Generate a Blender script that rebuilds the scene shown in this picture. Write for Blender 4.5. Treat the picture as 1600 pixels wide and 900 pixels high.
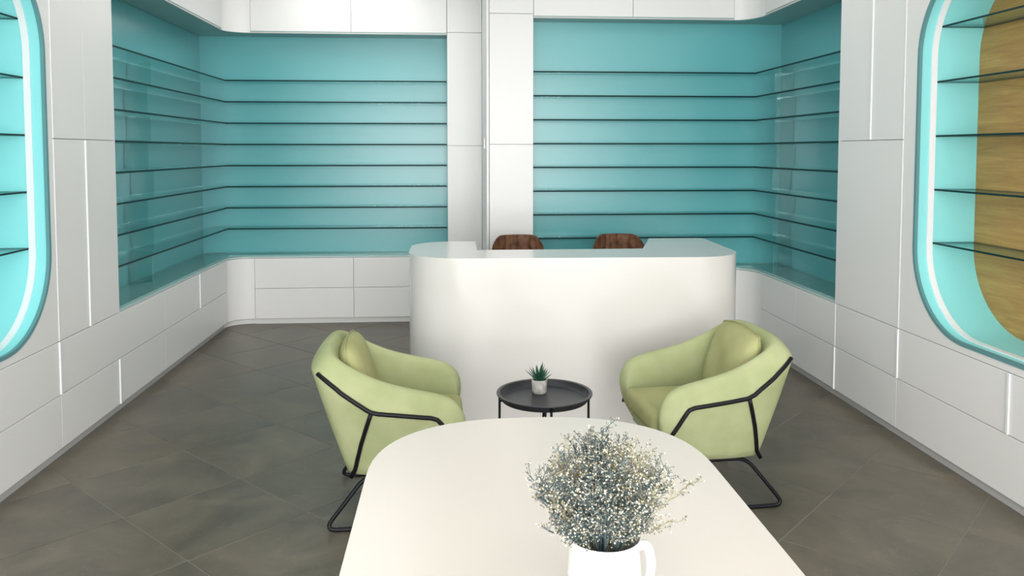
import bpy, bmesh, math, random
from mathutils import Vector, Matrix
R = math.radians
random.seed(7)
scn = bpy.context.scene
for o in list(bpy.data.objects): bpy.data.objects.remove(o)
COL = scn.collection

# ------------------------------------------------------------------ camera
F_PX = 1260.0
cd = bpy.data.cameras.new('camera'); cam = bpy.data.objects.new('camera', cd); COL.objects.link(cam)
cd.sensor_fit = 'HORIZONTAL'; cd.sensor_width = 36.0; cd.lens = F_PX / 1600 * 36.0
cd.shift_x = 0.0; cd.shift_y = -(450 - 306) / 1600.0
cd.clip_start = 0.05; cd.clip_end = 60
tilt = math.atan(70 / F_PX); yaw = math.atan(92 / F_PX * math.cos(tilt))
cam.location = (0, 0, 1.65); cam.rotation_euler = (R(90) - tilt, 0, -yaw)
scn.camera = cam

# ------------------------------------------------------------------ world, light, exposure
w = bpy.data.worlds.new('daylight'); scn.world = w; w.use_nodes = True
bg = w.node_tree.nodes['Background']; bg.inputs[0].default_value = (0.92, 0.96, 1.0, 1); bg.inputs[1].default_value = 1.3
scn.view_settings.view_transform = 'Standard'; scn.view_settings.look = 'None'
scn.view_settings.exposure = 0.0; scn.view_settings.gamma = 1.0; scn.view_settings.use_curve_mapping = False

def area(name, loc, rot, sx, sy, power, col=(1, 1, 1)):
    l = bpy.data.lights.new(name, 'AREA'); l.shape = 'RECTANGLE'; l.size = sx; l.size_y = sy
    l.energy = power; l.color = col
    o = bpy.data.objects.new(name, l); COL.objects.link(o); o.location = loc; o.rotation_euler = rot
    return o
# daylight through the three shopfront windows behind the photographer
area('shopfront_daylight', (0.235, -5.05, 1.62), (R(90), 0, 0), 5.2, 3.0, 540, (1.0, 0.985, 0.968))
# fill lights added under the unseen ceiling to brighten the room
FILL_LIGHTS = [(x, y) for x in (-0.95, 1.40) for y in (-2.6, 0.0, 2.6, 5.2)] + [(-0.95, 6.95)]
for x, y in FILL_LIGHTS:
    area('ceiling_fill_light', (x, y, 3.27), (0, 0, 0), 1.2, 1.2, (13.5 if y < 4 else 12 if x < 0 else 10), (1.0, 0.985, 0.965))

# ------------------------------------------------------------------ materials
def mat(name, col, rough=0.5, metal=0.0, coat=0.0, coat_rough=0.05, spec=0.5):
    m = bpy.data.materials.new(name); m.use_nodes = True
    b = m.node_tree.nodes['Principled BSDF']
    b.inputs['Base Color'].default_value = (*col, 1); b.inputs['Roughness'].default_value = rough
    b.inputs['Metallic'].default_value = metal; b.inputs['Coat Weight'].default_value = coat
    b.inputs['Coat Roughness'].default_value = coat_rough; b.inputs['Specular IOR Level'].default_value = spec
    return m
def nodes(m): return m.node_tree.nodes, m.node_tree.links, m.node_tree.nodes['Principled BSDF']
def noise_col(m, c1, c2, scale=4.0, detail=5.0, stretch=(1, 1, 1), lo=0.35, hi=0.65, bump=0.0, bscale=None, dist=0.01, rand=0.0):
    n, l, b = nodes(m)
    tc = n.new('ShaderNodeTexCoord'); mp = n.new('ShaderNodeMapping'); mp.inputs['Scale'].default_value = stretch
    l.new(tc.outputs['Object'], mp.inputs[0])
    nz = n.new('ShaderNodeTexNoise'); nz.inputs['Scale'].default_value = scale; nz.inputs['Detail'].default_value = detail
    l.new(mp.outputs[0], nz.inputs['Vector'])
    cr = n.new('ShaderNodeValToRGB'); cr.color_ramp.elements[0].position = lo; cr.color_ramp.elements[1].position = hi
    cr.color_ramp.elements[0].color = (*c1, 1); cr.color_ramp.elements[1].color = (*c2, 1)
    l.new(nz.outputs['Fac'], cr.inputs[0]); l.new(cr.outputs[0], b.inputs['Base Color'])
    if bump:
        n2 = n.new('ShaderNodeTexNoise'); n2.inputs['Scale'].default_value = bscale or scale * 8; n2.inputs['Detail'].default_value = 4
        l.new(mp.outputs[0], n2.inputs['Vector'])
        bp = n.new('ShaderNodeBump'); bp.inputs['Strength'].default_value = bump; bp.inputs['Distance'].default_value = dist
        l.new(n2.outputs['Fac'], bp.inputs['Height']); l.new(bp.outputs[0], b.inputs['Normal'])
    return m
WHITE = mat('white_lacquer', (0.84, 0.838, 0.83), 0.40, coat=0.08, coat_rough=0.12)
WHITE2 = mat('white_carcass', (0.80, 0.80, 0.78), 0.5)
PLINTH = mat('plinth_grey', (0.55, 0.55, 0.54), 0.4)
PAINT = mat('white_paint', (0.80, 0.80, 0.79), 0.8)
COUNTER = mat('white_solid_surface', (0.73, 0.715, 0.69), 0.24, coat=0.4, coat_rough=0.10)
TABLE = mat('warm_white_laminate', (0.71, 0.665, 0.61), 0.25)
TEAL = mat('teal_painted_glass', (0.115, 0.45, 0.48), 0.40, coat=0.8, coat_rough=0.24, spec=0.4)
TEALP = mat('turquoise_paint', (0.30, 0.79, 0.81), 0.45)
TEAL_SHADE = mat('shaded_turquoise_edge', (0.12, 0.30, 0.32), 0.4)  # shade of the sideways-facing turquoise trim, put into its base colour
SOFFIT = mat('grey_green_soffit', (0.30, 0.47, 0.46), 0.35)
LEDGE = mat('pale_green_ledge', (0.50, 0.66, 0.64), 0.4)
LEDW = mat('opal_strip', (0.88, 0.90, 0.92), 0.35)
GEDGE = mat('glass_edge', (0.003, 0.035, 0.04), 0.45, spec=0.15)
GEDGE2 = mat('glass_edge_pale', (0.25, 0.48, 0.47), 0.2)
BLACK = mat('black_powder_coat', (0.006, 0.006, 0.009), 0.42, spec=0.25)
BLACKT = mat('black_tray_metal', (0.020, 0.021, 0.026), 0.42)
CERAM = mat('white_glazed_ceramic', (0.86, 0.86, 0.84), 0.12, coat=0.6)
SOIL = mat('dark_soil', (0.02, 0.015, 0.01), 0.9)
GROUT = mat('grout', (0.245, 0.23, 0.205), 0.8)
DARKP = mat('dark_plastic', (0.03, 0.03, 0.03), 0.5)

def glass_mat(name, tint, refl=0.9):
    m = bpy.data.materials.new(name); m.use_nodes = True
    n, l = m.node_tree.nodes, m.node_tree.links
    n.clear()
    out = n.new('ShaderNodeOutputMaterial'); mx = n.new('ShaderNodeMixShader')
    tr = n.new('ShaderNodeBsdfTransparent'); tr.inputs[0].default_value = (*tint, 1)
    gl = n.new('ShaderNodeBsdfGlossy'); gl.inputs['Roughness'].default_value = 0.02; gl.inputs[0].default_value = (0.85, 0.95, 0.95, 1)
    fr = n.new('ShaderNodeFresnel'); fr.inputs[0].default_value = 1.5
    mu = n.new('ShaderNodeMath'); mu.operation = 'MULTIPLY'; mu.inputs[1].default_value = refl
    l.new(fr.outputs[0], mu.inputs[0]); l.new(mu.outputs[0], mx.inputs[0])
    l.new(tr.outputs[0], mx.inputs[1]); l.new(gl.outputs[0], mx.inputs[2]); l.new(mx.outputs[0], out.inputs[0])
    return m
GLASS = glass_mat('clear_green_glass', (0.93, 0.985, 0.98), 0.55)
GLASSD = glass_mat('divider_glass', (0.86, 0.95, 0.94), 1.0)

TILE = mat('grey_porcelain', (0.14, 0.135, 0.125), 0.34, spec=0.45)
def tile_nodes(m):
    n, l, b = nodes(m)
    tc = n.new('ShaderNodeTexCoord'); oi = n.new('ShaderNodeObjectInfo')
    geo = n.new('ShaderNodeNewGeometry')
    vm = n.new('ShaderNodeVectorMath'); vm.operation = 'MULTIPLY_ADD'
    cmb = n.new('ShaderNodeCombineXYZ'); mlt = n.new('ShaderNodeMath'); mlt.operation = 'MULTIPLY'; mlt.inputs[1].default_value = 37.0
    l.new(oi.outputs['Random'], mlt.inputs[0]); l.new(mlt.outputs[0], cmb.inputs[0]); l.new(mlt.outputs[0], cmb.inputs[1])
    vm.inputs[1].default_value = (1, 1, 1)
    l.new(tc.outputs['Object'], vm.inputs[0]); l.new(cmb.outputs[0], vm.inputs[2])
    n1 = n.new('ShaderNodeTexNoise'); n1.inputs['Scale'].default_value = 2.6; n1.inputs['Detail'].default_value = 9; n1.inputs['Roughness'].default_value = 0.62; n1.inputs['Distortion'].default_value = 0.8
    l.new(vm.outputs[0], n1.inputs['Vector'])
    cr = n.new('ShaderNodeValToRGB'); e = cr.color_ramp.elements
    e[0].position = 0.30; e[0].color = (0.096, 0.085, 0.069, 1); e[1].position = 0.72; e[1].color = (0.195, 0.168, 0.130, 1)
    l.new(n1.outputs['Fac'], cr.inputs[0])
    # fine pale scratches / veins
    n2 = n.new('ShaderNodeTexNoise'); n2.inputs['Scale'].default_value = 3.0; n2.inputs['Detail'].default_value = 3; n2.inputs['Distortion'].default_value = 2.5
    l.new(vm.outputs[0], n2.inputs['Vector'])
    r2 = n.new('ShaderNodeValToRGB'); q = r2.color_ramp.elements
    q[0].position = 0.493; q[0].color = (0, 0, 0, 1); q[1].position = 0.5; q[1].color = (1, 1, 1, 1)
    x = q.new(0.507); x.color = (0, 0, 0, 1)
    l.new(n2.outputs['Fac'], r2.inputs[0])
    mr = n.new('ShaderNodeMath'); mr.operation = 'MULTIPLY'; mr.inputs[1].default_value = 0.16
    l.new(r2.outputs[0], mr.inputs[0])
    mx = n.new('ShaderNodeMixRGB'); mx.inputs[2].default_value = (0.33, 0.31, 0.28, 1)
    l.new(mr.outputs[0], mx.inputs[0]); l.new(cr.outputs[0], mx.inputs[1])
    # warm to cool drift from tile to tile
    hs = n.new('ShaderNodeMixRGB'); hs.blend_type = 'MULTIPLY'; hs.inputs[0].default_value = 0.55
    r3 = n.new('ShaderNodeValToRGB'); r3.color_ramp.elements[0].color = (1, 0.97, 0.90, 1); r3.color_ramp.elements[1].color = (0.86, 0.90, 0.92, 1)
    l.new(oi.outputs['Random'], r3.inputs[0]); l.new(mx.outputs[0], hs.inputs[1]); l.new(r3.outputs[0], hs.inputs[2])
    l.new(hs.outputs[0], b.inputs['Base Color'])
    rr = n.new('ShaderNodeMapRange'); rr.inputs['To Min'].default_value = 0.26; rr.inputs['To Max'].default_value = 0.46
    l.new(n1.outputs['Fac'], rr.inputs[0]); l.new(rr.outputs[0], b.inputs['Roughness'])
tile_nodes(TILE)

def wood_mat():
    m = mat('light_oak_veneer', (0.42, 0.26, 0.10), 0.42)
    n, l, b = nodes(m)
    tc = n.new('ShaderNodeTexCoord'); mp = n.new('ShaderNodeMapping'); mp.inputs['Scale'].default_value = (1, 0.9, 9.0)
    l.new(tc.outputs['Object'], mp.inputs[0])
    nz = n.new('ShaderNodeTexNoise'); nz.inputs['Scale'].default_value = 2.2; nz.inputs['Detail'].default_value = 10; nz.inputs['Roughness'].default_value = 0.65; nz.inputs['Distortion'].default_value = 0.7
    l.new(mp.outputs[0], nz.inputs['Vector'])
    cr = n.new('ShaderNodeValToRGB'); e = cr.color_ramp.elements
    e[0].position = 0.28; e[0].color = (0.46, 0.225, 0.050, 1); e[1].position = 0.75; e[1].color = (0.75, 0.44, 0.13, 1)
    l.new(nz.outputs['Fac'], cr.inputs[0])
    mp2 = n.new('ShaderNodeMapping'); mp2.inputs['Scale'].default_value = (1, 2.0, 60.0); l.new(tc.outputs['Object'], mp2.inputs[0])
    n2 = n.new('ShaderNodeTexNoise'); n2.inputs['Scale'].default_value = 3; n2.inputs['Detail'].default_value = 5
    l.new(mp2.outputs[0], n2.inputs['Vector'])
    mx = n.new('ShaderNodeMixRGB'); mx.blend_type = 'MULTIPLY'; mx.inputs[0].default_value = 0.35
    l.new(cr.outputs[0], mx.inputs[1]); l.new(n2.outputs['Fac'], mx.inputs[2])
    g = n.new('ShaderNodeMixRGB'); g.blend_type = 'MULTIPLY'; g.inputs[0].default_value = 0.0
    l.new(mx.outputs[0], b.inputs['Base Color'])
    return m
WOOD = wood_mat()
FABRIC = noise_col(mat('lime_green_fabric', (0.5, 0.55, 0.27), 0.85, spec=0.2), (0.355, 0.395, 0.205), (0.43, 0.465, 0.26), 6, 4, bump=0.25, bscale=260, dist=0.002)
FABRIC2 = noise_col(mat('lime_green_cushion_fabric', (0.5, 0.53, 0.25), 0.85, spec=0.2), (0.335, 0.345, 0.155), (0.41, 0.415, 0.205), 5, 4, bump=0.35, bscale=9, dist=0.02)
BROWN = noise_col(mat('brown_velvet', (0.12, 0.05, 0.02), 0.55), (0.085, 0.030, 0.013), (0.22, 0.095, 0.040), 26, 6, (1, 1, 0.8), bump=0.3)
CONC = noise_col(mat('mottled_concrete', (0.5, 0.5, 0.48), 0.8), (0.40, 0.39, 0.36), (0.68, 0.67, 0.64), 45, 4, bump=0.3)
LEAF = noise_col(mat('succulent_green', (0.03, 0.12, 0.07), 0.45), (0.008, 0.045, 0.03), (0.03, 0.14, 0.075), 30, 3)
STEM = mat('blue_grey_stem', (0.065, 0.108, 0.115), 0.7)
STEM2 = mat('straw_stem', (0.36, 0.34, 0.22), 0.7)
FLO1 = mat('white_floret', (0.66, 0.655, 0.57), 0.8)
FLO2 = mat('cream_floret', (0.58, 0.50, 0.30), 0.8)
FLO3 = mat('grey_floret', (0.20, 0.195, 0.165), 0.8)
for m_ in (FLO1, FLO2):
    m_.node_tree.nodes['Principled BSDF'].inputs['Subsurface Weight'].default_value = 0.0

# ------------------------------------------------------------------ helpers
def link(name, bm, m, parent=None, smooth=False, loc=None, rotz=0):
    me = bpy.data.meshes.new(name)
    bmesh.ops.recalc_face_normals(bm, faces=bm.faces)
    bm.to_mesh(me); bm.free()
    for mm in (m if isinstance(m, (list, tuple)) else [m]): me.materials.append(mm)
    if smooth:
        for p in me.polygons: p.use_smooth = True
    o = bpy.data.objects.new(name, me); COL.objects.link(o)
    if parent: o.parent = parent
    if loc: o.location = loc
    o.rotation_euler.z = rotz
    return o
def auto_smooth(o, deg=35):
    me = o.data
    for p in me.polygons: p.use_smooth = True
    bm = bmesh.new(); bm.from_mesh(me)
    for e in bm.edges:
        if len(e.link_faces) == 2 and e.calc_face_angle(0) > R(deg): e.smooth = False
    bm.to_mesh(me); bm.free()
    return o
def tag(o, label=None, cat=None, group=None, kind=None):
    if label: o['label'] = label
    if cat: o['category'] = cat
    if group: o['group'] = group
    if kind: o['kind'] = kind
    return o
def thing(name, label, cat, loc=(0, 0, 0), rotz=0, group=None):
    o = bpy.data.objects.new(name, None); COL.objects.link(o); o.location = loc; o.rotation_euler.z = rotz
    o.empty_display_size = 0.1
    return tag(o, label, cat, group)
def add_box(bm, x0, x1, y0, y1, z0, z1, bev=0.0, seg=1, mi=0):
    x0, x1 = min(x0, x1), max(x0, x1); y0, y1 = min(y0, y1), max(y0, y1); z0, z1 = min(z0, z1), max(z0, z1)
    r = bmesh.ops.create_cube(bm, size=1.0)
    vs = r['verts']
    for v in vs:
        v.co = Vector(((x0 + x1) / 2 + v.co.x * (x1 - x0), (y0 + y1) / 2 + v.co.y * (y1 - y0), (z0 + z1) / 2 + v.co.z * (z1 - z0)))
    fs = list({f for v in vs for f in v.link_faces})
    for f in fs: f.material_index = mi
    if bev:
        es = list({e for v in vs for e in v.link_edges})
        bmesh.ops.bevel(bm, geom=es, offset=bev, segments=seg, affect='EDGES', profile=0.5)
def box(name, x0, x1, y0, y1, z0, z1, m, parent=None, bev=0.0, seg=1):
    bm = bmesh.new(); add_box(bm, x0, x1, y0, y1, z0, z1, bev, seg)
    return link(name, bm, m, parent)
def add_prism(bm, pts, z0, z1, axis='Z', bev=0.0, seg=2, caps=True):
    """pts: closed 2D outline; axis Z -> (x,y); axis X -> (y,z) extruded in x."""
    def P(a, b, c): return Vector((a, b, c)) if axis == 'Z' else Vector((c, a, b))
    lo = [bm.verts.new(P(a, b, z0)) for a, b in pts]; hi = [bm.verts.new(P(a, b, z1)) for a, b in pts]
    n = len(pts)
    for i in range(n): bm.faces.new((lo[i], lo[(i + 1) % n], hi[(i + 1) % n], hi[i]))
    if caps:
        bm.faces.new(lo[::-1]); ft = bm.faces.new(hi)
        if bev:
            es = list(ft.edges)
            bmesh.ops.bevel(bm, geom=es, offset=bev, segments=seg, affect='EDGES', profile=0.5)
def add_tube(bm, pts, r, n=10, closed=False, cap=True, radii=None):
    pts = [Vector(p) for p in pts]; m = len(pts)
    rings = []; up = None
    for i, p in enumerate(pts):
        a = pts[(i - 1) % m] if (closed or i > 0) else p
        b = pts[(i + 1) % m] if (closed or i < m - 1) else p
        t = (b - a).normalized()
        if up is None:
            up = Vector((0, 0, 1)) if abs(t.z) < 0.9 else Vector((1, 0, 0))
        s = t.cross(up)
        if s.length < 1e-6: s = t.orthogonal()
        s.normalize(); up = s.cross(t).normalized()
        rr = radii[i] if radii else r
        rings.append([bm.verts.new(p + rr * (math.cos(2 * math.pi * k / n) * s + math.sin(2 * math.pi * k / n) * up)) for k in range(n)])
    for i in range(m if closed else m - 1):
        A, B = rings[i], rings[(i + 1) % m]
        for k in range(n): bm.faces.new((A[k], A[(k + 1) % n], B[(k + 1) % n], B[k]))
    if cap and not closed:
        bm.faces.new(rings[0][::-1]); bm.faces.new(rings[-1])
def fillet_path(pts, rad, n=5, closed=False):
    pts = [Vector(p) for p in pts]; out = []; m = len(pts)
    for i, p in enumerate(pts):
        if not closed and i in (0, m - 1): out.append(p); continue
        a = pts[(i - 1) % m]; b = pts[(i + 1) % m]
        ra = min(rad, (a - p).length * 0.45, (b - p).length * 0.45)
        s = p + (a - p).normalized() * ra; e = p + (b - p).normalized() * ra
        for k in range(n + 1):
            t = k / n; out.append((1 - t) ** 2 * s + 2 * t * (1 - t) * p + t * t * e)
    return out
def add_lathe(bm, prof, n=48, cx=0, cy=0):
    rings = []
    for r, z in prof:
        if r < 1e-5: rings.append([bm.verts.new((cx, cy, z))])
        else: rings.append([bm.verts.new((cx + r * math.cos(2 * math.pi * k / n), cy + r * math.sin(2 * math.pi * k / n), z)) for k in range(n)])
    for A, B in zip(rings, rings[1:]):
        if len(A) == 1 and len(B) == 1: continue
        if len(A) == 1:
            for k in range(n): bm.faces.new((A[0], B[k], B[(k + 1) % n]))
        elif len(B) == 1:
            for k in range(n): bm.faces.new((A[k], B[0], A[(k + 1) % n]))
        else:
            for k in range(n): bm.faces.new((A[k], A[(k + 1) % n], B[(k + 1) % n], B[k]))
def subsurf(o, lv=2):
    md = o.modifiers.new('sub', 'SUBSURF'); md.levels = lv; md.render_levels = lv
    for p in o.data.polygons: p.use_smooth = True
    return o

# ------------------------------------------------------------------ plan of the room (metres)
XL, XR = -2.10, 2.54          # faces of the side cabinets
YBL, YBR = 7.76, 6.72         # faces of the rear cabinets, left and right of the pier
NXL, NXR = -2.43, 2.87        # painted backs of the side recesses
NYL, NYR = 8.02, 6.93         # painted backs of the rear recesses
YF = -5.0                     # shopfront
Z0, Z1, Z2 = 0.055, 0.345, 0.635    # drawer rows
ZJ = 1.715                    # joint in the wall panels
ZT = 2.75                     # underside of overhead cabinets
ZC = 3.30                     # ceiling
SL, SR = 5.18, 5.15           # where the side recesses begin
PX0, PX1 = 0.278, 0.668       # pier

# ------------------------------------------------------------------ shell
def wallbox(name, *a):
    return tag(box(name, *a, PAINT), kind='structure')
wall_left = wallbox('wall_left', -2.62, -2.47, YF - 0.15, 8.21, 0, ZC)
wall_right = wallbox('wall_right', 2.96, 3.11, YF - 0.15, 8.21, 0, ZC)
wall_back = wallbox('wall_back', -2.47, 2.96, 8.06, 8.21, 0, ZC)
box('wall_offset', 0.30, 2.96, 6.97, 8.06, 0, ZC, PAINT, wall_back)
ceiling = wallbox('ceiling', -2.62, 3.11, YF - 0.15, 8.21, ZC, ZC + 0.1)
for x, y in FILL_LIGHTS:
    if True:
        bm = bmesh.new(); add_box(bm, x - 0.64, x + 0.64, y - 0.64, y - 0.60, ZC - 0.02, ZC); add_box(bm, x - 0.64, x + 0.64, y + 0.60, y + 0.64, ZC - 0.02, ZC)
        add_box(bm, x - 0.64, x - 0.60, y - 0.6, y + 0.6, ZC - 0.02, ZC); add_box(bm, x + 0.60, x + 0.64, y - 0.6, y + 0.6, ZC - 0.02, ZC)
        link('fill_light_frame', bm, WHITE2, ceiling)  # frames added around the ceiling fill lights
# shopfront wall with its wide opening behind the camera
bm = bmesh.new()
for x0, x1 in ((-2.47, -2.38), (2.85, 2.96)): add_box(bm, x0, x1, YF - 0.12, YF, 0.1, 3.14)
add_box(bm, -2.47, 2.96, YF - 0.12, YF, 3.14, ZC); add_box(bm, -2.47, 2.96, YF - 0.12, YF, 0.0, 0.1)
tag(link('wall_front', bm, PAINT), kind='structure')

# floor: grout bed + square tiles laid on the diagonal
floor = tag(box('floor', -2.62, 3.11, YF - 0.15, 8.21, -0.10, -0.0022, GROUT), kind='structure')
TS = 0.58; GAP = 0.0048
fx0, fx1, fy0, fy1 = XL - 0.02, XR + 0.02, YF, YBL + 0.04
tile_mesh = None; c45 = math.sqrt(0.5)
def tile_bm():
    bm = bmesh.new(); h = TS / 2 - GAP / 2; add_box(bm, -h, h, -h, h, -0.012, 0.0, 0.0012)
    bmesh.ops.rotate(bm, verts=bm.verts, cent=(0, 0, 0), matrix=Matrix.Rotation(R(45), 3, 'Z'))
    return bm
for i in range(-16, 18):
    for j in range(-16, 18):
        u = 2.12 + (i + 0.5) * TS; v = 0.74 + (j + 0.5) * TS
        cx = (u - v) * c45; cy = (u + v) * c45
        d = TS * c45
        if cx + d < fx0 + 0.03 or cx - d > fx1 - 0.03 or cy + d < fy0 + 0.03 or cy - d > fy1 - 0.03: continue
        if cx - d >= fx0 and cx + d <= fx1 and cy - d >= fy0 and cy + d <= fy1:
            if tile_mesh is None:
                o = link('tile', tile_bm(), TILE, floor); tile_mesh = o.data
            else:
                o = bpy.data.objects.new('tile', tile_mesh); COL.objects.link(o); o.parent = floor
            o.location = (cx, cy, random.uniform(-0.0004, 0.0004))
        else:
            bm = tile_bm()
            for co, no in (((fx0, 0, 0), (-1, 0, 0)), ((fx1, 0, 0), (1, 0, 0)), ((0, fy0, 0), (0, -1, 0)), ((0, fy1, 0), (0, 1, 0))):
                pc = Vector((co[0] - cx if co[0] else 0, co[1] - cy if co[1] else 0, 0))
                bmesh.ops.bisect_plane(bm, geom=bm.verts[:] + bm.edges[:] + bm.faces[:], plane_co=pc, plane_no=no, clear_outer=True)
            if len(bm.faces) < 3: bm.free(); continue
            link('tile', bm, TILE, floor, loc=(cx, cy, 0))

# ------------------------------------------------------------------ panelled fronts
TH = 0.02
def side_panel(name, side, y0, y1, z0, z1, parent, g0=0.002, g1=0.002, m=WHITE):
    """front on a side wall; g0 = gap at its near end, g1 = at its far end"""
    X = XL if side < 0 else XR
    if g0 >= 0.009:      # added proud white strip standing in for the lit edge of a wide joint
        pr = 0.007 if g0 > 0.012 else 0.003
        s_ = box('lit_edge_strip', X - side * pr, X + side * 0.017, y0 - g0 / 2 + 0.001, y0 + g0 / 2 - 0.001, z0 + 0.003, z1 - 0.003, LEDW, parent)
        if parent.type == 'EMPTY': s_.location = -Vector(parent.location)
    return box(name, X, X + side * TH, y0 + g0 / 2, y1 - g1 / 2, z0 + 0.002, z1 - 0.002, m, parent, 0.0012)
def rear_panel(name, Y, x0, x1, z0, z1, parent, g=0.002, m=WHITE):
    return box(name, x0 + g / 2, x1 - g / 2, Y, Y + TH, z0 + 0.002, z1 - 0.002, m, parent, 0.0012)
W_, M_, N_ = 0.016, 0.010, 0.003
def fillet_pts(side, rx, ry, Y, n=14, off=0.0):
    X = XL if side < 0 else XR
    cx, cy = X - side * rx, Y - ry
    return [(cx + side * (rx + off) * math.cos(a), cy + (ry + off) * math.sin(a)) for a in [k / n * math.pi / 2 for k in range(n + 1)]]
FIL = {-1: (0.215, 0.165), 1: (0.17, 0.25)}
def corner_panel(side, Y, z0, z1, parent, name='corner_panel', off=0.0, m=WHITE, th=TH):
    rx, ry = FIL[side]
    a = fillet_pts(side, rx, ry, Y, off=off); b = fillet_pts(side, rx, ry, Y, off=off + th)
    bm = bmesh.new(); add_prism(bm, a + b[::-1], z0 + 0.002, z1 - 0.002)
    o = link(name, bm, m, parent); auto_smooth(o, 40); return o

def low_run_side(side, joints_top, joints_bot, label):
    X = XL if side < 0 else XR; Y = YBL if side < 0 else YBR
    NX = -2.47 if side < 0 else 2.96
    ye = Y - FIL[side][1]
    t = thing('drawer_cabinet', label, 'cabinet', ((X + NX) / 2, (YF + ye) / 2, 0))
    T = -Vector(t.location)
    def P(o): o.location = T; return o
    P(box('carcass', X + side * 0.0205, NX - side * 0.002, YF + 0.01, ye, Z0 - 0.003, Z2 - 0.003, WHITE2, t))
    P(box('plinth', X + side * 0.03, X + side * 0.045, YF + 0.01, ye + 0.03, 0.0005, Z0 - 0.004, PLINTH, t))
    for js, za, zb in ((joints_top, Z1, Z2), (joints_bot, Z0, Z1)):
        for (a, ga), (b, gb) in zip(js, js[1:]):
            P(side_panel('drawer', side, a, b, za, zb, t, ga, gb))
    return t
low_run_side(-1, [(YF + .02, N_), (-0.4, N_), (1.15, N_), (2.70, N_), (4.42, W_), (5.99, N_), (6.81, W_), (7.594, N_)],
             [(YF + .02, N_), (-0.4, N_), (1.15, N_), (2.70, N_), (4.42, N_), (5.18, W_), (5.99, N_), (7.594, N_)],
             'long white two-row drawer cabinet along the left wall under the panels and shelves')
low_run_side(1, [(YF + .02, N_), (-0.4, N_), (1.0, N_), (2.3, N_), (3.47, W_), (4.40, W_), (5.16, M_), (5.79, N_), (6.47, N_)],
             [(YF + .02, N_), (-0.4, N_), (1.0, N_), (2.3, N_), (4.40, N_), (5.16, W_), (6.47, N_)],
             'long white two-row drawer cabinet along the right wall under the panels and shelves')
def low_run_rear(side, label):
    Y = YBL if side < 0 else YBR; YB = 8.05 if side < 0 else 6.965
    X = XL if side < 0 else XR; rx, ry = FIL[side]
    t = thing('drawer_cabinet', label, 'cabinet', ((-1.07 if side < 0 else 1.6), Y + 0.15, 0)); T = -Vector(t.location)
    def P(o): o.location = T; return o
    xa, xb = (X + rx, -0.055) if side < 0 else (PX1 + 0.001, X - rx)
    P(box('carcass', xa, xb, Y + 0.0205, YB - 0.002, Z0 - 0.003, Z2 - 0.003, WHITE2, t))
    pts = fillet_pts(side, rx, ry, Y, off=0.0215)
    NXs = -2.469 if side < 0 else 2.958
    poly = pts + [(pts[-1][0], YB - 0.002), (NXs, YB - 0.002), (NXs, pts[0][1])]
    bm = bmesh.new(); add_prism(bm, poly, Z0 - 0.003, Z2 - 0.003); P(link('corner_carcass', bm, WHITE2, t))
    P(corner_panel(side, Y, Z0, Z2, t))
    P(corner_panel(side, Y, 0.0005, Z0 - 0.004, t, 'corner_plinth', 0.03, WHITE2, 0.015))
    P(box('plinth', xa, xb, Y + 0.03, Y + 0.045, 0.0005, Z0 - 0.004, WHITE2, t))
    js = [X + rx, -0.955, -0.057] if side < 0 else [PX1 + 0.002, 1.50, X - rx]
    for za, zb in ((Z0, Z1), (Z1, Z2)):
        for a, b in zip(js, js[1:]): P(rear_panel('drawer', Y, a, b, za, zb, t, 0.005))
    return t
low_run_rear(-1, 'white two-row drawer cabinet under the rear shelves, left of the pier, with curved corner')
low_run_rear(1, 'white drawer cabinet under the rear shelves behind the counter, with curved corner')

# overhead cabinets
def over_side(side, joints, label):
    X = XL if side < 0 else XR; Y = YBL if side < 0 else YBR; NX = -2.47 if side < 0 else 2.96
    ye = Y - FIL[side][1]; y0 = SL if side < 0 else SR
    t = thing('overhead_cabinet', label, 'cabinet', ((X + NX) / 2, (y0 + ye) / 2, ZT)); T = -Vector(t.location)
    def P(o): o.location = T; return o
    P(box('carcass', X + side * 0.0205, NX - side * 0.002, y0 + 0.001, ye, ZT + 0.03, ZC - 0.002, WHITE2, t))
    P(box('soffit', X + side * 0.006, NX - side * 0.045, y0 + 0.023, ye + 0.02, ZT + 0.001, ZT + 0.028, SOFFIT, t))
    P(box('trim_strip', X + side * 0.0, X + side * 0.004, y0 + 0.002, ye, ZT + 0.001, ZT + 0.012, PLINTH, t))
    for a, b in zip(joints, joints[1:]): P(side_panel('door', side, a, b, ZT + 0.018, ZC - 0.003, t, 0.004, 0.004))
over_side(-1, [SL, 5.99, 6.62, 7.594], 'white overhead cabinet above the left side shelves')
over_side(1, [SR, 5.79, 6.47], 'white overhead cabinet above the right side shelves')
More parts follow.
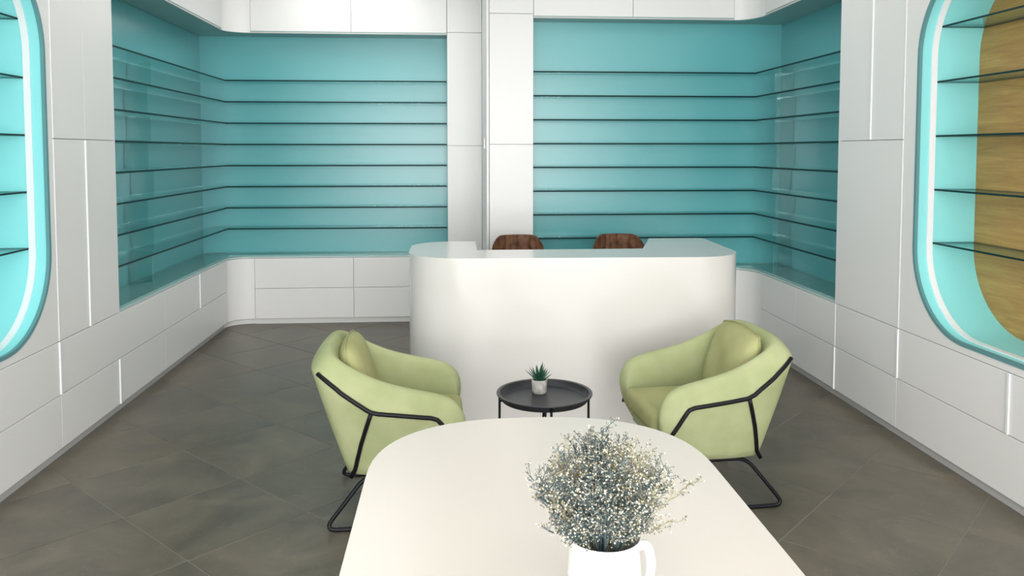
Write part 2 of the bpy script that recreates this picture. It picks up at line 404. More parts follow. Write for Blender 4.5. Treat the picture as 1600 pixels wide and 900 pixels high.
def over_rear(side, label):
    Y = YBL if side < 0 else YBR; YB = 8.05 if side < 0 else 6.965
    X = XL if side < 0 else XR; rx, ry = FIL[side]
    t = thing('overhead_cabinet', label, 'cabinet', ((-1.07 if side < 0 else 1.6), Y + 0.15, ZT)); T = -Vector(t.location)
    def P(o): o.location = T; return o
    xa, xb = (X + rx, -0.055) if side < 0 else (PX1 + 0.001, X - rx)
    NXs = -2.469 if side < 0 else 2.958
    P(box('carcass', xa, xb, Y + 0.0205, YB - 0.002, ZT + 0.03, ZC - 0.002, WHITE2, t))
    pts = fillet_pts(side, rx, ry, Y, off=0.0215)
    poly = pts + [(pts[-1][0], YB - 0.002), (NXs, YB - 0.002), (NXs, pts[0][1])]
    bm = bmesh.new(); add_prism(bm, poly, ZT + 0.03, ZC - 0.002); P(link('corner_carcass', bm, WHITE2, t))
    pts = fillet_pts(side, rx, ry, Y, off=0.006)
    yb2 = (NYL if side < 0 else NYR) - 0.002; nx2 = NXL + 0.002 if side < 0 else NXR - 0.002
    poly = [(pts[-1][0], yb2), (nx2, yb2), (nx2, pts[0][1] + 0.021)] + [p for p in pts if p[1] > pts[0][1] + 0.021]
    bm = bmesh.new(); add_prism(bm, poly, ZT + 0.001, ZT + 0.028); P(link('soffit', bm, SOFFIT, t))
    P(box('soffit', xa + 0.001 if side < 0 else xa + 0.002, xb - 0.001, Y + 0.006, yb2, ZT + 0.001, ZT + 0.028, SOFFIT, t))
    P(box('trim_strip', xa, xb, Y, Y + 0.004, ZT + 0.001, ZT + 0.012, PLINTH, t))
    P(corner_panel(side, Y, ZT + 0.002, ZC - 0.003, t))
    js = [X + rx, -0.955, -0.057] if side < 0 else [PX1 + 0.002, 1.505, X - rx]
    for a, b in zip(js, js[1:]): P(rear_panel('door', Y, a, b, ZT + 0.018, ZC - 0.003, t, 0.004))
over_rear(-1, 'white overhead cabinet above the rear shelves left of the pier')
over_rear(1, 'white overhead cabinet above the rear shelves behind the counter')

# pier and the narrow column beside it
pier = thing('tall_cabinet', 'white pier-like tall cabinet between the two shelf recesses, behind the first brown chair', 'cabinet', ((PX0 + PX1) / 2, YBR + 0.6, 0))
T = -Vector(pier.location)
def PP(o): o.location = T; return o
PP(box('carcass', PX0 + 0.024, PX1 - 0.001, YBR + 0.021, 6.968, 0.002, ZC - 0.002, WHITE2, pier))
PP(box('side_panel', PX0, PX0 + 0.02, YBR - 0.001, YBL - 0.002, 0.002, ZC - 0.002, WHITE, pier, 0.001))
for a, b in ((0.002, ZJ - 0.01), (ZJ - 0.01, 2.785), (2.785, ZC - 0.003)):
    PP(rear_panel('door', YBR, PX0 + 0.023, PX1, a, b, pier, 0.002))
h = PP(box('hinge_cover', PX0 - 0.013, PX0, 7.0, 7.02, 1.67, 1.76, CERAM, pier, 0.002)); h['label'] = 'small white cover on the pier side'
colm = thing('tall_cabinet', 'narrow white tall cabinet left of the pier, flush with the left rear shelves', 'cabinet', (0.11, YBL + 0.15, 0))
T = -Vector(colm.location)
PP(box('carcass', -0.052, 0.278, YBL + 0.0205, 8.048, 0.002, ZC - 0.002, WHITE2, colm))
for a, b in ((0.002, 1.70), (1.70, 2.775), (2.775, ZC - 0.003)):
    PP(rear_panel('door', YBL, -0.054, 0.277, a, b, colm, 0.003))

# ------------------------------------------------------------------ display recesses
def recess(side, label):
    X = XL if side < 0 else XR; Y = YBL if side < 0 else YBR
    NX = NXL if side < 0 else NXR; NY = NYL if side < 0 else NYR
    y0 = SL if side < 0 else SR
    xe = -0.055 if side < 0 else PX1 + 0.001
    t = thing('display_recess', label, 'display recess', ((X + NX) / 2, (y0 + NY) / 2, Z2)); T = -Vector(t.location)
    def P(o): o.location = T; return o
    zb, zt = Z2 + 0.016, ZT + 0.0
    wl = (-2.469 if side < 0 else 2.959)
    P(box('side_back_panel', NX, wl, y0 + 0.022, NY, zb, zt + 0.028, TEAL, t))
    P(box('rear_back_panel', min(NX, xe) if side < 0 else xe, xe if side < 0 else NX, NY, NY + 0.018, zb, zt + 0.028, TEAL, t))
    P(box('end_panel', X + side * 0.001, wl, y0 + 0.001, y0 + 0.02, Z2 - 0.001, zt + 0.028, WHITE, t))
    if side < 0: P(box('end_panel', xe - 0.002, xe + 0.001, Y + 0.021, NY, zb, zt, TEAL, t))
    # pale board topping the drawers, then a sheet of glass set back from its edge
    y1, a = NY - 0.001, X + side * 0.004
    L = [(a, y0 + 0.022), (NX - side * 0.001, y0 + 0.022), (NX - side * 0.001, y1), (xe - 0.004 if side < 0 else xe + 0.001, y1), (xe - 0.004 if side < 0 else xe + 0.001, Y + 0.004)]
    fp = fillet_pts(side, *FIL[side], Y, off=0.004)
    bm = bmesh.new(); add_prism(bm, L + fp[::-1], Z2 + 0.001, Z2 + 0.015); P(link('ledge_board', bm, LEDGE, t))
    b = X + side * 0.022; yb = Y + 0.022
    L2 = [(b, y0 + 0.024), (NX - side * 0.002, y0 + 0.024), (NX - side * 0.002, y1 - 0.001), (L[3][0], y1 - 0.001), (L[3][0], yb), (b, yb)]
    bm = bmesh.new(); add_prism(bm, L2, Z2 + 0.0165, Z2 + 0.0265)
    o = link('ledge_glass', bm, [GLASS, GEDGE2], t); P(o)
    for p in o.data.polygons:
        if abs(p.normal.z) < 0.5: p.material_index = 1
    return t
recess(-1, 'L-shaped teal display recess in the left half of the room')
recess(1, 'L-shaped teal display recess in the right half of the room, behind the counter')

ORD = ['lowest', 'second lowest', 'third from the bottom', 'fourth from the bottom', 'fourth from the top', 'third from the top', 'second highest', 'highest']
def shelf_set(side, nm, grp):
    X = XL if side < 0 else XR; Y = YBL if side < 0 else YBR
    NX = NXL if side < 0 else NXR; NY = NYL if side < 0 else NYR
    y0 = SL if side < 0 else SR
    xe = -0.060 if side < 0 else PX1 + 0.003
    a = X + side * 0.035; yb = Y + 0.03; first = None
    for k in range(8):
        z = 0.912 + 0.2 * k
        if first is None:
            L = [(a, y0 + 0.024), (NX - side * 0.002, y0 + 0.024), (NX - side * 0.002, NY - 0.002), (xe, NY - 0.002), (xe, yb), (a, yb)]
            L = [(p[0] - a, p[1] - y0) for p in L]
            bm = bmesh.new(); add_prism(bm, L, -0.0065, 0.0065)
            o = link('glass_shelf', bm, [GLASS, GEDGE])
            for p in o.data.polygons:
                if p.normal.y < -0.5 and p.center.x * side < 0.5 * 0 + 9 and p.center.y > 1 or p.normal.x * side < -0.5 and abs(p.center.x) < 0.01: p.material_index = 1
            first = o
        else:
            o = first.copy(); COL.objects.link(o)
        o.location = (a, y0, z)
        tag(o, '%s of the eight L-shaped glass shelves in the %s teal recess' % (ORD[k], nm), 'shelf', grp)
    # glass dividers standing between shelves near the side wall
    first = None
    for k in range(8):
        z0 = (Z2 + 0.028) if k == 0 else 0.912 + 0.2 * (k - 1) + 0.0065
        z1 = 0.912 + 0.2 * k - 0.0065
        jit = [0.0, 0.03, -0.04, 0.05, -0.02, 0.02, -0.01, 0.04][k]
        yy = (6.20 + jit * 1.5) if side < 0 else (6.62 + jit)
        if side < 0: xa, xb = NX + 0.003, NX + 0.175
        else: xa, xb = NX - 0.165, NX - 0.003
        bm = bmesh.new(); h = z1 - z0
        add_box(bm, xa, xb, -0.004, 0.004, 0, h)
        for v in bm.verts: v.co.x -= NX
        o = link('glass_divider', bm, [GLASSD, GEDGE2]); o.location = (NX, yy, z0)
        for p in o.data.polygons:
            if abs(p.normal.y) < 0.5: p.material_index = 1
        tag(o, 'upright glass divider under the %s shelf of the %s teal recess' % (ORD[k], nm), 'divider', 'glass dividers in the %s recess' % nm)
shelf_set(-1, 'left', 'glass shelves in the left recess')
shelf_set(1, 'right', 'glass shelves in the right recess')

# ------------------------------------------------------------------ near wall panels with pill-shaped niches
def pill(y0, y1, z0, z1, r, n=16, grow=0.0):
    y0 -= grow; y1 += grow; z0 -= grow; z1 += grow; r += grow
    out = []
    for cx, cz, a0 in ((y1 - r, z1 - r, 0), (y0 + r, z1 - r, 90), (y0 + r, z0 + r, 180), (y1 - r, z0 + r, 270)):
        for k in range(n + 1):
            a = R(a0 + 90 * k / n); out.append((cx + r * math.cos(a), cz + r * math.sin(a)))
    return out
PL = {-1: (2.56, 4.36, 0.672, 2.62, 0.46), 1: (2.52, 4.275, 0.672, 2.62, 0.46)}
def ring_prism(bm, inner, outer, x0, x1):
    n = len(inner)
    vs = [[bm.verts.new((x, a, b)) for a, b in loop] for loop in (inner, outer) for x in (x0, x1)]
    i0, i1, o0, o1 = vs
    for k in range(n):
        j = (k + 1) % n
        bm.faces.new((i0[k], i0[j], i1[j], i1[k])); bm.faces.new((o0[k], o1[k], o1[j], o0[j]))
        bm.faces.new((i0[k], o0[k], o0[j], i0[j])); bm.faces.new((i1[k], i1[j], o1[j], o1[k]))
def holed_panel(side, y0, y1, z0, z1, hole):
    X = XL if side < 0 else XR
    bm = bmesh.new()
    def loop(pts):
        vs = [bm.verts.new((X, a, b)) for a, b in pts]
        return [bm.edges.new((vs[i], vs[(i + 1) % len(vs)])) for i in range(len(vs))]
    es = loop([(y0, z0), (y1, z0), (y1, z1), (y0, z1)]) + loop(hole)
    bmesh.ops.triangle_fill(bm, edges=es, use_beauty=True)
    r = bmesh.ops.extrude_face_region(bm, geom=bm.faces[:])
    for v in [g for g in r['geom'] if isinstance(g, bmesh.types.BMVert)]: v.co.x += side * TH
    return bm
def wall_panels(side, wall):
    # plain panels as parts of the wall; gaps as in the photograph
    if side < 0:
        p4, p5, s = 4.79, 4.42, SL
        side_panel('panel', -1, p4, s, Z2, ZJ, wall, W_, 0.0); side_panel('panel', -1, p5, p4, Z2, ZJ, wall, M_, W_)
        side_panel('panel', -1, p4, s, ZJ, ZC, wall, N_, 0.0); side_panel('panel', -1, p5, p4, ZJ, ZC, wall, M_, N_)
    else:
        p4, p5, s = 4.76, 4.40, SR
        side_panel('panel', 1, p5, s, Z2, ZJ, wall, M_, 0.0)
        side_panel('panel', 1, p4, s, ZJ, ZC, wall, W_, 0.0); side_panel('panel', 1, p5, p4, ZJ, ZC, wall, M_, W_)
    yn = 2.50 if side < 0 else 2.46
    hole = pill(*PL[side], grow=0.0)
    bm = holed_panel(side, yn + 0.002, p5 - M_ / 2, Z2 + 0.002, ZC - 0.002, hole)
    o = link('panel', bm, WHITE, wall); auto_smooth(o, 30)
    y = yn
    while y > YF + 0.1:
        y2 = max(YF + 0.02, y - 1.1)
        side_panel('panel', side, y2, y, Z2, ZC, wall, N_, N_); y = y2
    # backing of the panels (the studwork box they are fixed to)
    X = XL if side < 0 else XR; wl = -2.468 if side < 0 else 2.958
    bm = bmesh.new()
    add_box(bm, X + side * (TH + 0.001), wl, p5 + 0.001, s, Z2 + 0.002, ZC - 0.002)
    add_box(bm, X + side * (TH + 0.001), wl, YF + 0.02, yn - 0.001, Z2 + 0.002, ZC - 0.002)
    link('panel_backing', bm, WHITE2, wall)
wall_panels(-1, wall_left); wall_panels(1, wall_right)

def niche(side, label):
    X = XL if side < 0 else XR; D = 0.345
    p = PL[side]; t = thing('oval_niche', label, 'niche', (X, (p[0] + p[1]) / 2, p[2])); T = -Vector(t.location)
    def P(o): o.location = T; return o
    s = side
    def ring(name, g0, g1, xa, xb, m):
        bm = bmesh.new(); ring_prism(bm, pill(*p, grow=g0), pill(*p, grow=g1), X + s * xa, X + s * xb)
        return auto_smooth(P(link(name, bm, m, t)), 30)
    ring('edge_trim', -0.020, -0.0005, -0.003, 0.014, TEAL_SHADE)
    ring('reveal', -0.012, -0.001, 0.0145, D, TEALP)
    ring('light_strip', -0.019, -0.0125, 0.068, 0.102, LEDW)
    bm = bmesh.new(); add_prism(bm, pill(*p, grow=-0.001), X + s * (D + 0.001), X + s * (D + 0.008), axis='X')
    P(link('back_panel', bm, WOOD if side > 0 else TEALP, t))
    return t
niche(-1, 'turquoise pill-shaped niche with white inner stripe in the left wall')
niche(1, 'turquoise pill-shaped niche with oak back panel in the right wall')
NO = ['lowest', 'second lowest', 'middle', 'second highest', 'highest']
for side, nm in ((-1, 'left'), (1, 'right')):
    X = XL if side < 0 else XR; y0, y1, z0, z1, r = PL[side]
    for k in range(5):
        z = 1.142 + 0.295 * k
        ins = 0.0135
        if z > z1 - r: d = r - math.sqrt(max(0, (r - ins) ** 2 - (z - (z1 - r)) ** 2))
        else: d = ins
        d += 0.0005
        bm = bmesh.new(); xa, xb = X + side * 0.105, X + side * 0.3425
        add_box(bm, 0, xb - xa, -(y1 - y0) / 2 + d, (y1 - y0) / 2 - d, -0.005, 0.005)
        o = link('glass_shelf', bm, [GLASS, GEDGE]); o.location = (xa, (y0 + y1) / 2, z)
        for p in o.data.polygons:
            if abs(p.normal.z) < 0.5: p.material_index = 1
        tag(o, '%s of five glass shelves in the %s pill-shaped niche' % (NO[k], nm), 'shelf', 'glass shelves in the %s niche' % nm)

# ------------------------------------------------------------------ reception counter
def smooth_outline(pts, rad, n=8):
    """pts: (x, y, r) corners rounded by quadratic fillets"""
    out = []; m = len(pts)
    for i in range(m):
        p = Vector(pts[i][:2]); r = pts[i][2]
        if r <= 0: out.append(tuple(p)); continue
        a = Vector(pts[i - 1][:2]); b = Vector(pts[(i + 1) % m][:2])
        # circular arc fillet
        u = (a - p).normalized(); v = (b - p).normalized(); ang = u.angle(v); d = r / math.tan(ang / 2)
        c = p + (u + v).normalized() * (r / math.sin(ang / 2))
        s = p + u * d; e = p + v * d
        a0 = math.atan2(s.y - c.y, s.x - c.x); a1 = math.atan2(e.y - c.y, e.x - c.x)
        da = (a1 - a0 + math.pi) % (2 * math.pi) - math.pi
        for k in range(n + 1): out.append((c.x + r * math.cos(a0 + da * k / n), c.y + r * math.sin(a0 + da * k / n)))
    return out
ct = thing('reception_counter', 'long glossy white reception counter with rounded ends, behind the small round table', 'counter', (0.74, 5.05, 0))
T = -Vector(ct.location)
OUT = [(-0.272, 4.650, 0.34), (1.735, 4.595, 0.30), (1.775, 5.62, 0.06), (1.385, 5.63, 0.0), (1.205, 5.03, 0.0), (0.142, 5.03, 0.0), (0.155, 5.53, 0.0), (-0.275, 5.53, 0.27)]
out = smooth_outline(OUT, 0.3, 20)
bm = bmesh.new(); add_prism(bm, [(a, b) for a, b in out], 0.0005, 1.03, bev=0.004, seg=3)
o = PP(link('counter_body', bm, COUNTER, ct)); auto_smooth(o, 30)

# brown chairs behind the counter (one built, one copied)
def brown_chair():
    t = thing('counter_chair', 'brown channelled chair back rising behind the counter in front of the white pier', 'chair', (0.485, 5.92, 0), 0, 'brown chairs behind the counter')
    bm = bmesh.new(); n = 40; H = 12
    grid = []
    for i in range(n + 1):
        a = -1 + 2 * i / n; row = []
        for j in range(H + 1):
            b = j / H
            hw = 0.208; z = 0.60 + b * 0.405 * (1 - 0.0) 
            edge = max(0, abs(a) - 0.55) / 0.45
            zt = 1.010 - 0.075 * edge ** 2.6
            z = 0.60 + b * (zt - 0.60)
            x = a * hw * (0.90 + 0.10 * math.sin(math.pi * min(1, b * 0.95)))
            y = 0.20 - 0.09 * a * a + 0.02 * b
            groove = -0.010 * (1 - abs(math.sin(a * math.pi * 4.5))) ** 2 + 0.004
            row.append((x, y, z, groove))
        grid.append(row)
    fr = [[bm.verts.new((x, y - 0.022 - g, z)) for x, y, z, g in r] for r in grid]
    bk = [[bm.verts.new((x, y + 0.022 + g * 0.4, z)) for x, y, z, g in r] for r in grid]
    for S, flip in ((fr, 0), (bk, 1)):
        for i in range(n):
            for j in range(H): bm.faces.new((S[i][j], S[i + 1][j], S[i + 1][j + 1], S[i][j + 1]))
    for i in range(n):
        bm.faces.new((fr[i][0], bk[i][0], bk[i + 1][0], fr[i + 1][0])); bm.faces.new((fr[i][H], fr[i + 1][H], bk[i + 1][H], bk[i][H]))
    for j in range(H):
        bm.faces.new((fr[0][j], fr[0][j + 1], bk[0][j + 1], bk[0][j])); bm.faces.new((fr[n][j], bk[n][j], bk[n][j + 1], fr[n][j + 1]))
    es = [e for e in bm.edges if len(e.link_faces) == 2 and e.calc_face_angle(0) > 1.0]
    bmesh.ops.bevel(bm, geom=es, offset=0.012, segments=3, affect='EDGES')
    auto_smooth(link('backrest', bm, BROWN, t), 50)
    bm = bmesh.new(); add_box(bm, -0.21, 0.21, -0.20, 0.20, 0.52, 0.60, 0.03, 3); auto_smooth(link('seat', bm, BROWN, t), 50)
    for sx in (-1, 1):
        for sy in (-1, 1):
            bm = bmesh.new(); add_tube(bm, [(sx * 0.15, sy * 0.14, 0.53), (sx * 0.2, sy * 0.19, 0.001)], 0.012, 10)
            link('leg', bm, BLACK, t, True)
    bm = bmesh.new()
    for sx in (-1, 1): add_tube(bm, [(sx * 0.1, 0.12, 0.53), (sx * 0.1, 0.20, 0.55), (sx * 0.1, 0.222, 0.72)], 0.010, 8)
    link('back_support', bm, BLACK, t, True)
    return t
bc = brown_chair()
b2 = bc.copy(); COL.objects.link(b2); b2.location = (1.262, 5.94, 0)
b2['label'] = 'brown channelled chair back behind the counter, in front of the right teal shelves'
for ch in list(bc.children):
    c = ch.copy(); COL.objects.link(c); c.parent = b2

# ------------------------------------------------------------------ green armchairs
def armchair(loc, rotz, label):
    t = thing('armchair', label, 'armchair', loc, rotz, 'green armchairs')
    # half stations: T rim top, L rail level outside, B bottom, I inner low
    H = [((.315, .300, .40), (.300, .318, .34), (.255, .275, .262), (.300, .225, .300)),
         ((.325, .312, .49), (.268, .334, .425), (.225, .280, .256), (.285, .235, .315)),
         ((.275, .318, .572), (.195, .342, .498), (.17, .283, .252), (.24, .240, .33)),
         ((.10, .322, .600), (.06, .350, .515), (.05, .288, .250), (.09, .242, .34)),
         ((-.07, .318, .640), (-.09, .348, .535), (-.09, .285, .248), (-.04, .235, .34)),
         ((-.19, .308, .692), (-.21, .338, .612), (-.165, .268, .248), (-.10, .220, .34)),
         ((-.292, .292, .748), (-.325, .312, .692), (-.200, .235, .250), (-.125, .180, .34)),
         ((-.322, .195, .772), (-.360, .200, .706), (-.212, .140, .254), (-.135, .09, .34)),
         ((-.325, .0, .775), (-.362, .0, .708), (-.213, .0, .254), (-.138, .0, .34))]
    st = [tuple(Vector(p) for p in s) for s in H]
    st = st + [tuple(Vector((p.x, -p.y, p.z)) for p in s) for s in st[-2::-1]]
    bm = bmesh.new(); rings = []
    for idx, (Tp, Lp, Bp, Ip) in enumerate(st):
        inw = Vector((Ip.x - Tp.x, Ip.y - Tp.y, 0)); inw = inw.normalized() if inw.length > 1e-6 else Vector((1, 0, 0))
        th = 0.072
        Lp = Lp - inw * 0.010; Bp = Bp - inw * 0.008 + Vector((0, 0, -0.010))
        outm = (Tp * 0.45 + Lp * 0.55) - inw * 0.004
        Ti = Tp + inw * th + Vector((0, 0, -0.004)); Tm = Tp + inw * th * 0.5 + Vector((0, 0, 0.018)); To = Tp - inw * 0.002 + Vector((0, 0, -0.004))
        M1 = Lp * 0.55 + Bp * 0.45 - inw * 0.006
        Im = Ti * 0.5 + (Ip) * 0.5 + inw * 0.012; Im.z = (Tp.z + Ip.z) / 2
        Bi = Vector((Bp.x, Bp.y, Bp.z)) + inw * 0.055
        ring = [Bp, M1, Lp, outm, To, Tm, Ti, Im, Ip, Bi]
        rings.append([bm.verts.new(p) for p in ring])
    k = len(rings[0]); cl = bm.edges.layers.float.new('crease_edge')
    for A, B in zip(rings, rings[1:]):
        for i in range(k): bm.faces.new((A[i], A[(i + 1) % k], B[(i + 1) % k], B[i]))
        for i, cv in ((0, .55), (2, .75), (4, .25), (6, .2)):
            e_ = bm.edges.get((A[i], B[i]))
            if e_: e_[cl] = cv
    bm.faces.new(rings[0]); bm.faces.new(rings[-1][::-1])
    shell = subsurf(link('upholstered_shell', bm, FABRIC, t), 2)
    from mathutils.bvhtree import BVHTree
    t.location = (0, 0, 0); t.rotation_euler = (0, 0, 0); bpy.context.view_layer.update()
    dg = bpy.context.evaluated_depsgraph_get(); tree = BVHTree.FromObject(shell, dg)
    t.location = loc; t.rotation_euler = (0, 0, rotz)
    def snap(path, off=0.006):
        out = []
        for q in path:
            q = Vector(q); hit, nrm, _, _ = tree.find_nearest(q)
            d = q - hit
            if d.dot(nrm) < 0: nrm = -nrm if (q - hit).length > 0.02 else nrm
            out.append(hit + nrm * off)
        return out
    def dense(path, n=6):
        out = []
        for a_, b_ in zip(path, path[1:]):
            for k_ in range(n): out.append(Vector(a_).lerp(Vector(b_), k_ / n))
        return out + [Vector(path[-1])]
    bm = bmesh.new(); add_box(bm, -0.17, 0.27, -0.235, 0.235, 0.256, 0.335, 0.02, 3); auto_smooth(link('seat_base', bm, FABRIC, t), 50)
    # seat cushion
    bm = bmesh.new(); add_box(bm, -0.12, 0.315, -0.222, 0.222, 0.335, 0.440, 0.035, 4)
    for v in bm.verts:
        if v.co.z > 0.41: v.co.z += 0.02 * (1 - (v.co.y / 0.23) ** 2) * (1 - ((v.co.x - 0.1) / 0.24) ** 2)
    auto_smooth(link('seat_cushion', bm, FABRIC2, t), 60)
    # back cushion: plump pillow with creased faces
    bm = bmesh.new(); n = 22; gr = []
    for s in (1, -1):
        g = []
        for i in range(n + 1):
            row = []
            for j in range(n + 1):
                u = -1 + 2 * i / n; v = -1 + 2 * j / n
                # rounded-square mapping
                uu = u * math.sqrt(1 - 0.20 * v * v); vv = v * math.sqrt(1 - 0.20 * u * u)
                fat = 0.062 * max(0, (1 - u ** 4)) ** 0.55 * max(0, (1 - v ** 4)) ** 0.55
                fat += 0.004 * math.sin(5 * u + 3 * v) * (1 - u * u) * (1 - v * v) * s
                row.append((uu * 0.222, vv * 0.205, s * fat))
            g.append(row)
        gr.append(g)
    V = []
    for q, g in enumerate(gr):
        vv = []
        for i in range(n + 1):
            r_ = []
            for j in range(n + 1):
                if q == 1 and (i in (0, n) or j in (0, n)): r_.append(V[0][i][j]); continue
                y, h_, d = g[i][j]
                r_.append(bm.verts.new((d, y, h_)))
            vv.append(r_)
        V.append(vv)
        for i in range(n):
            for j in range(n): bm.faces.new((vv[i][j], vv[i + 1][j], vv[i + 1][j + 1], vv[i][j + 1]))
    o = link('back_cushion', bm, FABRIC2, t, True); o.location = (-0.160, 0, 0.596); o.rotation_euler = (0, R(-17), 0)
    bm = bmesh.new(); ed = []
    for q_ in range(80):
        a_ = 2 * math.pi * q_ / 80; c_, s_ = math.cos(a_), math.sin(a_); k_ = 1 / max(abs(c_), abs(s_)); u, v = c_ * k_, s_ * k_
        ed.append((0, u * math.sqrt(1 - .20 * v * v) * .2235, v * math.sqrt(1 - .20 * u * u) * .2065))
    add_tube(bm, ed, 0.003, 6, True); link('piping', bm, FABRIC2, o, True)
    # black tubular rail around the shell and the stay on each side
    up = []
    half = [(.300, .318, .330), (.235, .347, .430), (.195, .355, .503), (.10, .360, .515), (-.09, .361, .537), (-.21, .343, .617), (-.318, .298, .696), (-.350, .262, .712), (-.362, .15, .712), (-.364, 0, .712)]
    for s in (1, -1):
        pts = [(x, s * y, z) for x, y, z in half[:7]]
        bm = bmesh.new(); add_tube(bm, snap(dense(fillet_path(pts, 0.03, 2), 2)), 0.0095, 10); link('rail', bm, BLACK, t, True)
    for s in (1, -1):
        bm = bmesh.new(); add_tube(bm, snap(dense([(-.09, s * .361, .537), (-.135, s * .340, .40), (-.172, s * .30, .262)], 5)) + [Vector((-.185, s * .283, .232))], 0.0095, 10); link('side_stay', bm, BLACK, t, True)
    # sled base: one closed loop each side
    for s in (1, -1):
        loop = [(-.275, s * .305, .0095), (-.255, s * .30, .0095), (.26, s * .30, .0095), (.13, s * .26, .232), (-.135, s * .26, .232)]
        loop = [(-.300, s * .30, .0095), (.28, s * .30, .0095), (.14, s * .26, .226), (-.125, s * .26, .226)]
        bm = bmesh.new(); add_tube(bm, fillet_path(loop, 0.055, 6, True), 0.0095, 10, True); link('sled_leg', bm, BLACK, t, True)
    for x in (-.09, .10):
        bm = bmesh.new(); add_box(bm, x - .018, x + .018, -.262, .262, .235, .250); link('cross_bar', bm, BLACK, t)
    return t
armchair((-0.272, 3.765, 0), R(1.5), 'lime green armchair with black tube frame left of the small round table')
armchair((1.205, 3.835, 0), R(180 + 5), 'lime green armchair with black tube frame right of the small round table')

# ------------------------------------------------------------------ round tray table and potted succulent
tt = thing('tray_table', 'small round black metal tray table between the green armchairs', 'side table', (0.418, 3.665, 0))
bm = bmesh.new(); add_lathe(bm, [(0, .505), (.188, .505), (.196, .508), (.207, .534), (.2215, .5345), (.2225, .531), (.2215, .5275), (.209, .527), (.199, .501), (.19, .4985), (0, .4985)], 72)
auto_smooth(link('tray', bm, BLACKT, tt), 50)
for a in (178, 2, 272, 82):
    c_, s_ = math.cos(R(a)), math.sin(R(a))
    bm = bmesh.new(); add_tube(bm, [(c_ * .208, s_ * .208, .523), (c_ * .21, s_ * .21, .003)], 0.0058, 10); link('leg', bm, BLACK, tt, True)
for z, nm in ((.494, 'upper_cross_bar'), (.05, 'lower_cross_bar')):
    for a in (178, 82):
        c_, s_ = math.cos(R(a)), math.sin(R(a)); off = 0.0 if a == 178 else 0.010
        bm = bmesh.new(); add_tube(bm, [(c_ * .205, s_ * .205, z - off), (-c_ * .205, -s_ * .205, z - off)], 0.0045, 8); link(nm, bm, BLACK, tt, True)
pl = thing('potted_succulent', 'small spiky green succulent in a mottled grey pot on the black tray table', 'plant', (0.403, 3.745, 0.5052))
bm = bmesh.new(); add_lathe(bm, [(0, .001), (.030, .001), (.034, .006), (.0375, .066), (.0345, .067), (.033, .058), (0, .058)], 32); pot = auto_smooth(link('pot', bm, CONC, pl), 40)
bm = bmesh.new(); add_lathe(bm, [(0, .0615), (.032, .060)], 20); link('soil', bm, SOIL, pot)
for i in range(20):
    a = i * 2.39996; el = R(80 - 2.6 * i - random.uniform(0, 6)); Ln = random.uniform(.055, .082)
    bm = bmesh.new(); d = Vector((math.cos(a) * math.cos(el), math.sin(a) * math.cos(el), math.sin(el))); s_ = Vector((-math.sin(a), math.cos(a), 0)); nrm = d.cross(s_)
    rows = []
    for k in range(6):
        q = k / 5; wdt = .0085 * (1 - q) ** 0.75 * (0.75 + 0.9 * q) + .0003; p = Vector((0, 0, .058)) + d * Ln * q + Vector((math.cos(a), math.sin(a), 0)) * .006 - Vector((0, 0, 1)) * 0.0 + Vector((0, 0, .012 * q * q))
        rows.append([bm.verts.new(p - s_ * wdt), bm.verts.new(p + nrm * wdt * .55), bm.verts.new(p + s_ * wdt), bm.verts.new(p - nrm * wdt * .3)])
    for A, B in zip(rows, rows[1:]):
        for k in range(4): bm.faces.new((A[k], A[(k + 1) % 4], B[(k + 1) % 4], B[k]))
    link('leaf', bm, LEAF, pl, True)

# ------------------------------------------------------------------ white table in the foreground
tb = thing('white_table', 'large white table with a rounded far end in the foreground', 'table', (0.25, 1.55, 0))
def tabtop(): 
    x0, x1, y0, y1 = -0.245, 0.742, 0.42, 2.672; cx = (x0 + x1) / 2; hw = (x1 - x0) / 2; L = 0.47
    pts = []
    for k in range(33):
        a = math.pi * k / 32; e = 2 / 2.45
        c_, s_ = math.cos(a), math.sin(a)
        pts.append((cx + hw * math.copysign(abs(c_) ** e, c_), y1 - L + L * abs(s_) ** e))
    for k in range(33):
        a = math.pi + math.pi * k / 32; e = 2 / 2.45; c_, s_ = math.cos(a), math.sin(a)
        pts.append((cx + hw * math.copysign(abs(c_) ** e, c_), y0 + L - L * abs(s_) ** e))
    return pts
bm = bmesh.new(); add_prism(bm, tabtop(), 0.712, 0.75, bev=0.006, seg=3)
o = link('tabletop', bm, TABLE, tb); o.location = -Vector(tb.location); auto_smooth(o, 30)
for yy in (-0.62, 0.62):
    bm = bmesh.new(); add_lathe(bm, [(0, .0005), (.25, .0005), (.25, .012), (.06, .022), (.045, .05), (.045, .70), (.12, .7115), (0, .7115)], 40)
    auto_smooth(link('pedestal', bm, WHITE2, tb, loc=(0, yy, 0)), 40)

jug = thing('jug', 'white ceramic jug holding dried flowers on the white table', 'jug', (0.288, 1.50, 0.7503))
bm = bmesh.new(); prof = [(0, .0005), (.046, .0005), (.052, .006), (.062, .05), (.0655, .085), (.0625, .120), (.0610, .140), (.0645, .1495), (.0628, .1515), (.0592, .148), (.0580, .140), (.0590, .120), (.0615, .085), (.058, .05), (.048, .010), (0, .009)]
add_lathe(bm, prof, 56); auto_smooth(link('jug_body', bm, CERAM, jug), 60)
bm = bmesh.new(); hp = fillet_path([(.055, -.006, .130), (.074, -.010, .138), (.083, -.012, .105), (.077, -.010, .060), (.055, -.006, .045)], .03, 6)
add_tube(bm, hp, .0085, 12); link('handle', bm, CERAM, jug, True)
jug.scale = (1.09, 1.09, 1.06)

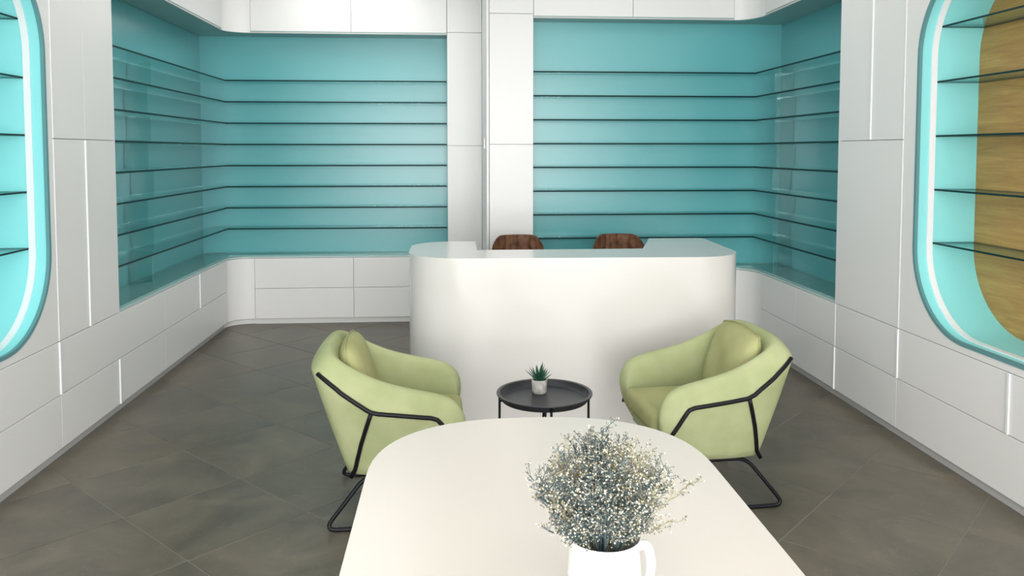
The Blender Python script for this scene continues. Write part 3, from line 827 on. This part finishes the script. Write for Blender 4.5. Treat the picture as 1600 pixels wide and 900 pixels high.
# dried gypsophila: sprays of stems and tiny florets
bq = thing('dried_flower_bouquet', 'bunch of dried white baby\'s breath flowers standing in the white jug', 'flowers', (0.288, 1.50, 0.83))
def spray(az, lean, Ln, seed, scale=1.0, sparse=1.0, low=False):
    rng = random.Random(seed)
    bm = bmesh.new()
    root = Vector((rng.uniform(-.025, .025), rng.uniform(-.025, .025), -0.055))
    d = Vector((math.cos(az) * math.sin(lean), math.sin(az) * math.sin(lean), math.cos(lean)))
    mouth = Vector((math.cos(az) * .040 * min(1, lean * 2.2) + rng.uniform(-.008, .008), math.sin(az) * .040 * min(1, lean * 2.2) + rng.uniform(-.008, .008), .068))
    P = [root, mouth]
    n = 6; cur = mouth.copy(); dd = (d * 0.65 + Vector((0, 0, 1)) * 0.35).normalized()
    for k in range(n):
        dd = (dd * 0.7 + d * 0.3 + Vector((rng.uniform(-.08, .08), rng.uniform(-.08, .08), rng.uniform(-.04, .04)))).normalized()
        cur = cur + dd * Ln / n; P.append(cur.copy())
    mi_start = 0
    def tube(pts, r, mi):
        n0 = len(bm.faces); add_tube(bm, pts, r, 3, cap=False)
        bm.faces.ensure_lookup_table()
        for f in bm.faces[n0:]: f.material_index = mi
    def floret(p, r, mi):
        # tiny irregular octahedron tuft
        n0 = len(bm.faces)
        q = [Vector((rng.gauss(0, 1), rng.gauss(0, 1), rng.gauss(0, 1))).normalized() for _ in range(2)]
        a = q[0]; b = a.cross(q[1]).normalized(); c = a.cross(b)
        vs = [bm.verts.new(p + v * r * rng.uniform(.75, 1.25)) for v in (a, b, -a, -b)]
        t_ = bm.verts.new(p + c * r * .8); u_ = bm.verts.new(p - c * r * .8)
        for i in range(4):
            f = bm.faces.new((vs[i], vs[(i + 1) % 4], t_)); f.material_index = mi
            f = bm.faces.new((vs[(i + 1) % 4], vs[i], u_)); f.material_index = mi
    sm = 0 if rng.random() < .8 else 1
    tube(P, .0011, sm)
    nb = int(25 * sparse)
    for b_ in range(nb):
        q = 0.24 + 0.76 * rng.random() ** 0.8 if not low else 0.15 + .85 * rng.random()
        fi = 1 + q * n; i0 = min(int(fi), n); base = P[i0].lerp(P[min(i0 + 1, n + 1)], fi - i0)
        a2 = rng.uniform(0, 2 * math.pi); side = Vector((math.cos(a2), math.sin(a2), rng.uniform(-.1, .9)))
        bl = rng.uniform(.018, .042) * scale
        tip = base + (d * .45 + side * .8).normalized() * bl
        mid = base.lerp(tip, .5) + Vector((0, 0, -.002))
        tube([base, mid, tip], .0006, sm)
        for f_ in range(rng.randint(5, 9)):
            e = tip + Vector((rng.gauss(0, 1), rng.gauss(0, 1), rng.gauss(.3, 1))).normalized() * rng.uniform(.004, .014)
            tube([mid.lerp(tip, rng.uniform(.3, 1)), e], .0004, sm)
            x = rng.random(); mi = 2 if x < .42 else (3 if x < .52 else 4)
            floret(e, rng.uniform(.0012, .0027), mi)
    o = link('flower_spray', bm, [STEM, STEM2, FLO1, FLO2, FLO3], bq)
    return o
sid = 0
for ringk, (cnt, lean, Ln) in enumerate(((7, 0.10, .185), (13, 0.32, .175), (17, 0.56, .155), (15, 0.78, .125), (7, .95, .07))):
    for k in range(cnt):
        az = 2 * math.pi * (k + .37 * ringk) / cnt + random.uniform(-.15, .15)
        spray(az, lean * random.uniform(.78, 1.03), Ln * random.uniform(.84, 1.05), sid); sid += 1
spray(R(5), 0.98, .175, 901, 1.0, .5); spray(R(-8), 1.25, .11, 902, 1.0, .5); spray(R(75), 0.16, .215, 903, 1.0, .5); spray(R(40), 0.42, .20, 904, 1.0, .5)
spray(R(172), 0.80, .165, 905, 1.0, .9); spray(R(185), 1.3, .085, 906, .9, .6)
